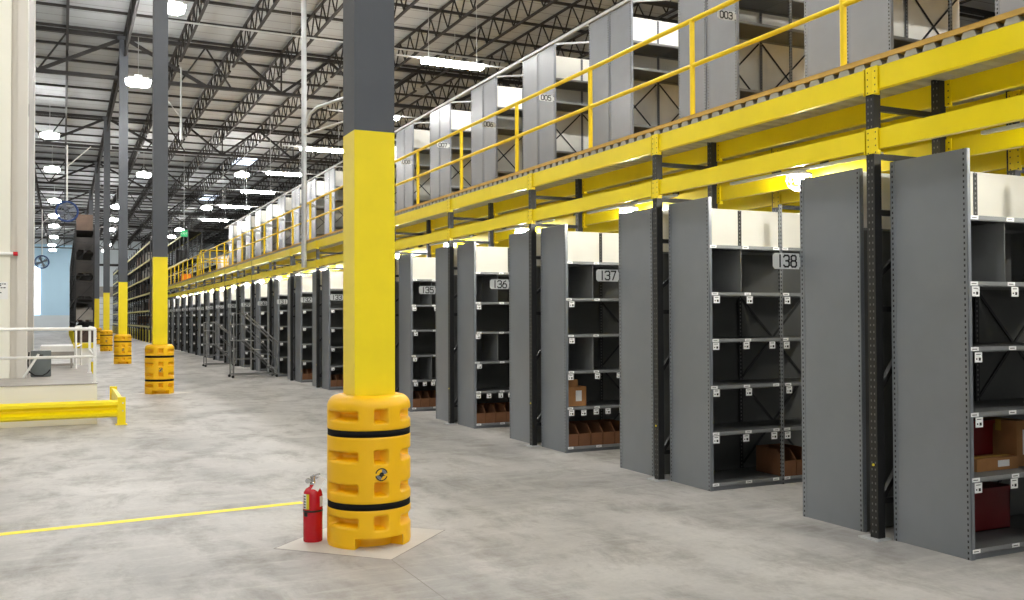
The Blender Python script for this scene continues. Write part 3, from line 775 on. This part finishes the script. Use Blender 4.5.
t = empty('dock_platform', (0, 16.3, 0)); tag(t, 'cream raised concrete platform behind the yellow barrier at the left', 'platform')
obj('slab', MB().box(-12, .49, 0, 7, .0, ZP).mesh('slab', 'cream'), t)
obj('floor_plate', MB().box(-12, .5, -.012, 7.0, ZP, ZP + .012).mesh('floor_plate', 'edge'), t)
t = empty('platform_railing', (0, 16.34, ZP + .012)); tag(t, 'white pipe railing on the edge of the raised platform', 'railing')
rp = MB().box(-.045, .0, 0, .045, 0, .87).box(-.06, .015, -.01, .055, 0, .01).mesh('rail_post', 'white')
for x in (.48, -2.2, -4.6, -7): obj('rail_post', rp, t, (x, 0, 0))
obj('rail_post', rp, t, (.48, 3.2, 0))
obj('top_rail', MB().tube([(-10, .022, .86), (.46, .022, .86), (.46, 3.22, .86)], .028, 10).mesh('top_rail', 'white'), t)
obj('middle_rail', MB().tube([(-10, .022, .42), (.46, .022, .42), (.46, 3.22, .42)], .024, 10).mesh('middle_rail', 'white'), t)
obj('diagonal_brace', MB().tube([(-.38, 2.0, .41), (-.62, 2.0, .0)], .02, 8).mesh('diagonal_brace', 'white'), t)
o = obj('control_box', MB().box(0, .31, 0, .22, 0, .46).box(-.008, .318, -.012, 0, .01, .452).mesh('control_box', 'cabinet'), None, (-.50, 18.62, ZP + .012)); o.location.x = -.505
tag(o, 'grey metal control box standing on the platform beside the cream enclosure', 'control box')
obj('label', MB().box(.12, .19, -.014, -.012, .33, .39).mesh('label', 'ink'), o)
obj('cable', MB().tube([(-.03, -.02, .44), (-.05, -.03, .25), (-.03, -.04, .1), (.06, -.05, .03), (.18, -.05, .02), (.26, -.03, .07), (.3, -.02, .12)], .014, 8).mesh('cable', 'black'), o)
# dock conveyor behind it
t = empty('dock_conveyor', (-.42, 21.6, ZP + .012)); tag(t, 'low pale conveyor table behind the grey control box', 'conveyor')
obj('table_top', MB().box(0, .62, 0, 1.5, .34, .46).mesh('table_top', 'white'), t)
obj('side_frame', MB().box(-.01, .63, -.02, 0, .24, .345).mesh('side_frame', 'edge'), t)
for x in (.03, .56): obj('leg', MB().box(x, x + .04, .02, .06, 0, .25).mesh('leg', 'edge'), t)
obj('stretcher', MB().box(.0, .62, .0, .05, .05, .1).mesh('stretcher', 'edge'), t)
t = empty('access_gate', (.24, 21.3, ZP + .012)); tag(t, 'small white gate frame beside the pale conveyor table', 'gate')
obj('frame', MB().tube([(0, 0, 0), (0, 0, .86), (.12, 1.6, .86), (.12, 1.6, 0)], .022, 8).tube([(0, 0, .45), (.12, 1.6, .45)], .02, 8).mesh('frame', 'white'), t)
# lift bay with yellow rail right of the platform
t = empty('machine_cabinet', (.26, 27, 0)); tag(t, 'white floor cabinet with yellow top edge behind the platform railing', 'cabinet')
obj('body', MB().box(0, .42, 0, .6, 0, .9).mesh('body', 'white'), t)
obj('top_edge', MB().box(-.02, .52, -.04, .62, .9, 1.03).mesh('top_edge', 'yellow'), t)
obj('bumper_post', MB().tube([(.44, -.25, 0), (.44, -.25, .55)], .06, 10).mesh('bumper_post', 'yellow'), t)

# yellow guard barrier
def barrier_rail(L_):
    prof = [(-.02, 0), (.0, 0), (.025, .045), (.025, .075), (-.03, .11), (-.03, .16), (.025, .195), (.025, .225), (.0, .265), (-.02, .265), (.005, .222), (.005, .2), (-.05, .165), (-.05, .105), (.005, .07), (.005, .045)]
    prof = [(0, 0), (-.07, .03), (-.075, .075), (0, .12), (0, .15), (-.075, .195), (-.07, .24), (0, .27), (.01, .27), (.01, 0)]
    return MB().prism(prof, 0, L_, 'X')
t = empty('guard_barrier', (.83, 16.0, 0)); tag(t, 'low yellow corrugated steel guard barrier on the floor before the platform', 'barrier')
pst = MB().box(-.06, .06, -.06, .06, .012, .43).box(-.085, .085, -.085, .085, 0, .012).mesh('post', 'yellow')
for x, y in ((0, 0), (0, 2.6), (-3.4, 0), (-6.8, 0)): obj('post', pst, t, (x, y, 0))
o = obj('rail', barrier_rail(9.0).mesh('rail', 'yellow'), t, (-9.06, -.062, .125))
o = obj('rail', barrier_rail(2.5).mesh('rail', 'yellow'), t, (-.025, .05, .14)); o.rotation_euler.z = PI / 2
for z in (.22, .34): obj('bolt', cached('gb', lambda: MB().tube([(0, -.066, 0), (0, -.058, 0)], .012, 8).mesh('bolt', 'galv')), t, (0.02, 0, z))

# ------------------------------------------------------------------ rolling ladders
def ladder(loc, rz, n, w, label):
    t = empty('rolling_ladder', loc, rz); tag(t, label, 'ladder', 'rolling ladders by the shelving')
    hz = .26; run = .2; top = n * hz; LX = .22 + run * n
    fr = MB()
    for y in (0, w):
        fr.tube([(-.2, y, .09), (LX, y, .09)], .021, 6)
        fr.tube([(-.2, y, .09), (-.2, y, top + .74), (.12, y, top + .76), (LX, y, .95)], .021, 6)
        fr.tube([(.1, y, top), (LX, y, .09)], .021, 6); fr.tube([(.1, y, top), (.1, y, top + .76)], .014, 6); fr.tube([(-.2, y, top), (.12, y, top)], .014, 6)
        fr.tube([(-.2, y, top * .5), (.45, y, top * .5)], .012, 6); fr.tube([(LX, y, .95), (LX - .06, y, .2)], .014, 6); fr.tube([(-.2, y, top + .45), (.12, y, top + .45), (LX, y, .5)], .012, 6)
    for z in (.09, top, top + .45, top + .74): fr.tube([(-.2, 0, z), (-.2, w, z)], .014, 6)
    fr.tube([(LX, 0, .09), (LX, w, .09)], .014, 6)
    obj('frame', fr.mesh('frame', 'ladder'), t)
    for i in range(1, n + 1):
        x = LX - run * i
        obj('step', MB().box(x - .02 if i < n else -.2, x + .16, .01, w - .01, i * hz - .02, i * hz).mesh('step', 'ladder'), t)
    for x in (-.22, LX - .04):
        for y in (0, w): obj('caster', MB().tube([(x, y - .015, .04), (x, y + .015, .04)], .04, 12).mesh('caster', 'black'), t)
ladder((4.47, 26.9, 0), 0, 4, .62, 'grey rolling ladder with handrails, the nearer one beside the shelving')
ladder((4.62, 33.6, 0), 0, 3, .55, 'grey rolling ladder, the smaller and farther one beside the shelving')

# ------------------------------------------------------------------ tall pallet racks beyond
def pallet_rack(x0, x1, y0, y1, levels, bayl, label, bm, load, rg, fill, fg=.8):
    t = empty('pallet_rack', (x0, y0, 0)); tag(t, label, 'pallet rack', 'tall pallet racks at the far end')
    W = x1 - x0; nb = int((y1 - y0) / bayl); topz = levels[-1] + .3
    up = MB()
    for x in (0, W - .08): up.box(x, x + .08, -.04, .04, 0, topz)
    z = .3
    while z + 1.2 < topz: up.bar((.06, 0, z), (W - .06, 0, z + 1.1), .04); up.bar((W - .06, 0, z + 1.1), (.06, 0, z + 1.2), .04); z += 1.2
    upm = up.mesh('upright_frame', 'black'); bmm = MB().box(-.01, .05, .04, bayl - .04, -.12, 0).box(W - .05, W + .01, .04, bayl - .04, -.12, 0).mesh('load_beam', bm)
    dk = MB().box(.05, W - .05, .04, bayl - .04, -.04, -.01).mesh('deck_panel', 'truss')
    gm = MB().box(-.06, -.02, -.07, .07, 0, .9).mesh('post_guard', 'yellow')
    for b in range(nb + 1):
        obj('upright_frame', upm, t, (0, b * bayl, 0)); obj('post_guard', gm, t, (0, b * bayl, 0))
        if b == nb: break
        for z in levels: obj('load_beam', bmm, t, (0, b * bayl, z)); obj('deck_panel', dk, t, (0, b * bayl, z))
    for b in range(min(nb, fill)):
        for i, z in enumerate([0] + levels[:-1]):
            if rg.random() > fg: continue
            mt_ = rg.choice([load, load, 'brown', 'card_dark', 'edge']); h = (levels[1] - levels[0]) * rg.uniform(.5, .8); w = bayl * rg.uniform(.55, .85)
            o = obj('pallet_load', cached(('load', W, mt_, round(h, 1), round(w, 1)), lambda: MB().box(0, W - .16, 0, w, .12, h).box(0, .1, 0, w, 0, .12).box(W - .28, W - .16, 0, w, 0, .12).box(W / 2 - .13, W / 2 - .03, 0, w, 0, .12).mesh('pallet_load', mt_)), None, (x0 + .08, y0 + b * bayl + .12, z + .001))
            tag(o, 'boxed goods on a pallet in one of the tall far racks', 'pallet load', 'pallet loads in the far racks')
rg = random.Random(5)
pallet_rack(.62, 1.70, 62, 112, [1.5, 2.9, 4.3, 5.7, 7.0], 2.9, 'tall dark pallet rack standing left of the far columns', 'truss', 'dark_load', rg, 12, .95)
put_carton((.7, 62.15, 7.002), (.9, 1.0, .95), 'brown carton load on top of the tall rack left of the columns', 'brown')
put_carton((.7, 63.4, 7.002), (.9, 1.2, .8), 'second brown carton load on top of the tall rack left of the columns', 'brown')
pallet_rack(5.4, 6.5, 69.5, 124, [1.17, 2.27, 3.5, 4.63, 5.83, 7.04], 2.8, 'tall black rack with pale yellow beams beyond the end of the mezzanine', 'beam_pale', 'dark_load', rg, 8, .45)
pallet_rack(8.6, 9.7, 76, 124, [2.1, 4.2, 6.3, 8.4], 2.8, 'tallest black rack far behind the end of the mezzanine', 'beam_pale', 'dark_load', rg, 6, .08)
pallet_rack(11.5, 12.6, 70, 118, [2.1, 4.2, 6.3], 2.8, 'tall black rack farthest to the right beyond the upper shelving', 'beam_pale', 'dark_load', rg, 6, .08)

# things at the far end of the upper deck
t = empty('pallet_gate', (6.4, 50.6, ZD)); tag(t, 'yellow pallet gate standing on the upper deck past the shelving', 'gate')
g = MB()
for x in (0, 1.5):
    g.tube([(x, 0, 0), (x, 0, 1.6), (x, 1.6, 1.25), (x, 1.6, 0)], .03, 8); g.tube([(x, 0, 1.0), (x, 1.6, .9)], .025, 8); g.tube([(x, .8, 0), (x, .8, 1.42)], .025, 8)
for y, z in ((0, 1.6), (1.6, 1.25), (0, 1.0)): g.tube([(0, y, z), (1.5, y, z)], .025, 8)
obj('frame', g.mesh('frame', 'rail_yellow'), t)
put_carton((7.8, 53.5, ZD + .001), (1.2, 1.2, 1.5), 'large white wrapped carton on the upper deck behind the yellow gate', 'white')
put_carton((6.0, 55.6, ZD + .001), (.5, .5, .6), 'orange carton on the upper deck beside the railing', 'orange')
put_carton((8.2, 56.3, ZD + .001), (1.2, 1.2, 1.2), 'brown carton on the upper deck beyond the white carton', 'card')

# ------------------------------------------------------------------ world and view
w = bpy.data.worlds.new('world'); bpy.context.scene.world = w; w.use_nodes = True
w.node_tree.nodes['Background'].inputs[0].default_value = (.93, .96, 1, 1)
w.node_tree.nodes['Background'].inputs[1].default_value = .55
sc = bpy.context.scene
sc.view_settings.view_transform = 'Standard'; sc.view_settings.look = 'None'; sc.view_settings.gamma = 1
sc.view_settings.use_curve_mapping = False; sc.view_settings.exposure = .62
sc.cycles.use_denoising = True
sc.cycles.max_bounces = 8; sc.cycles.diffuse_bounces = 5; sc.cycles.sample_clamp_indirect = 6
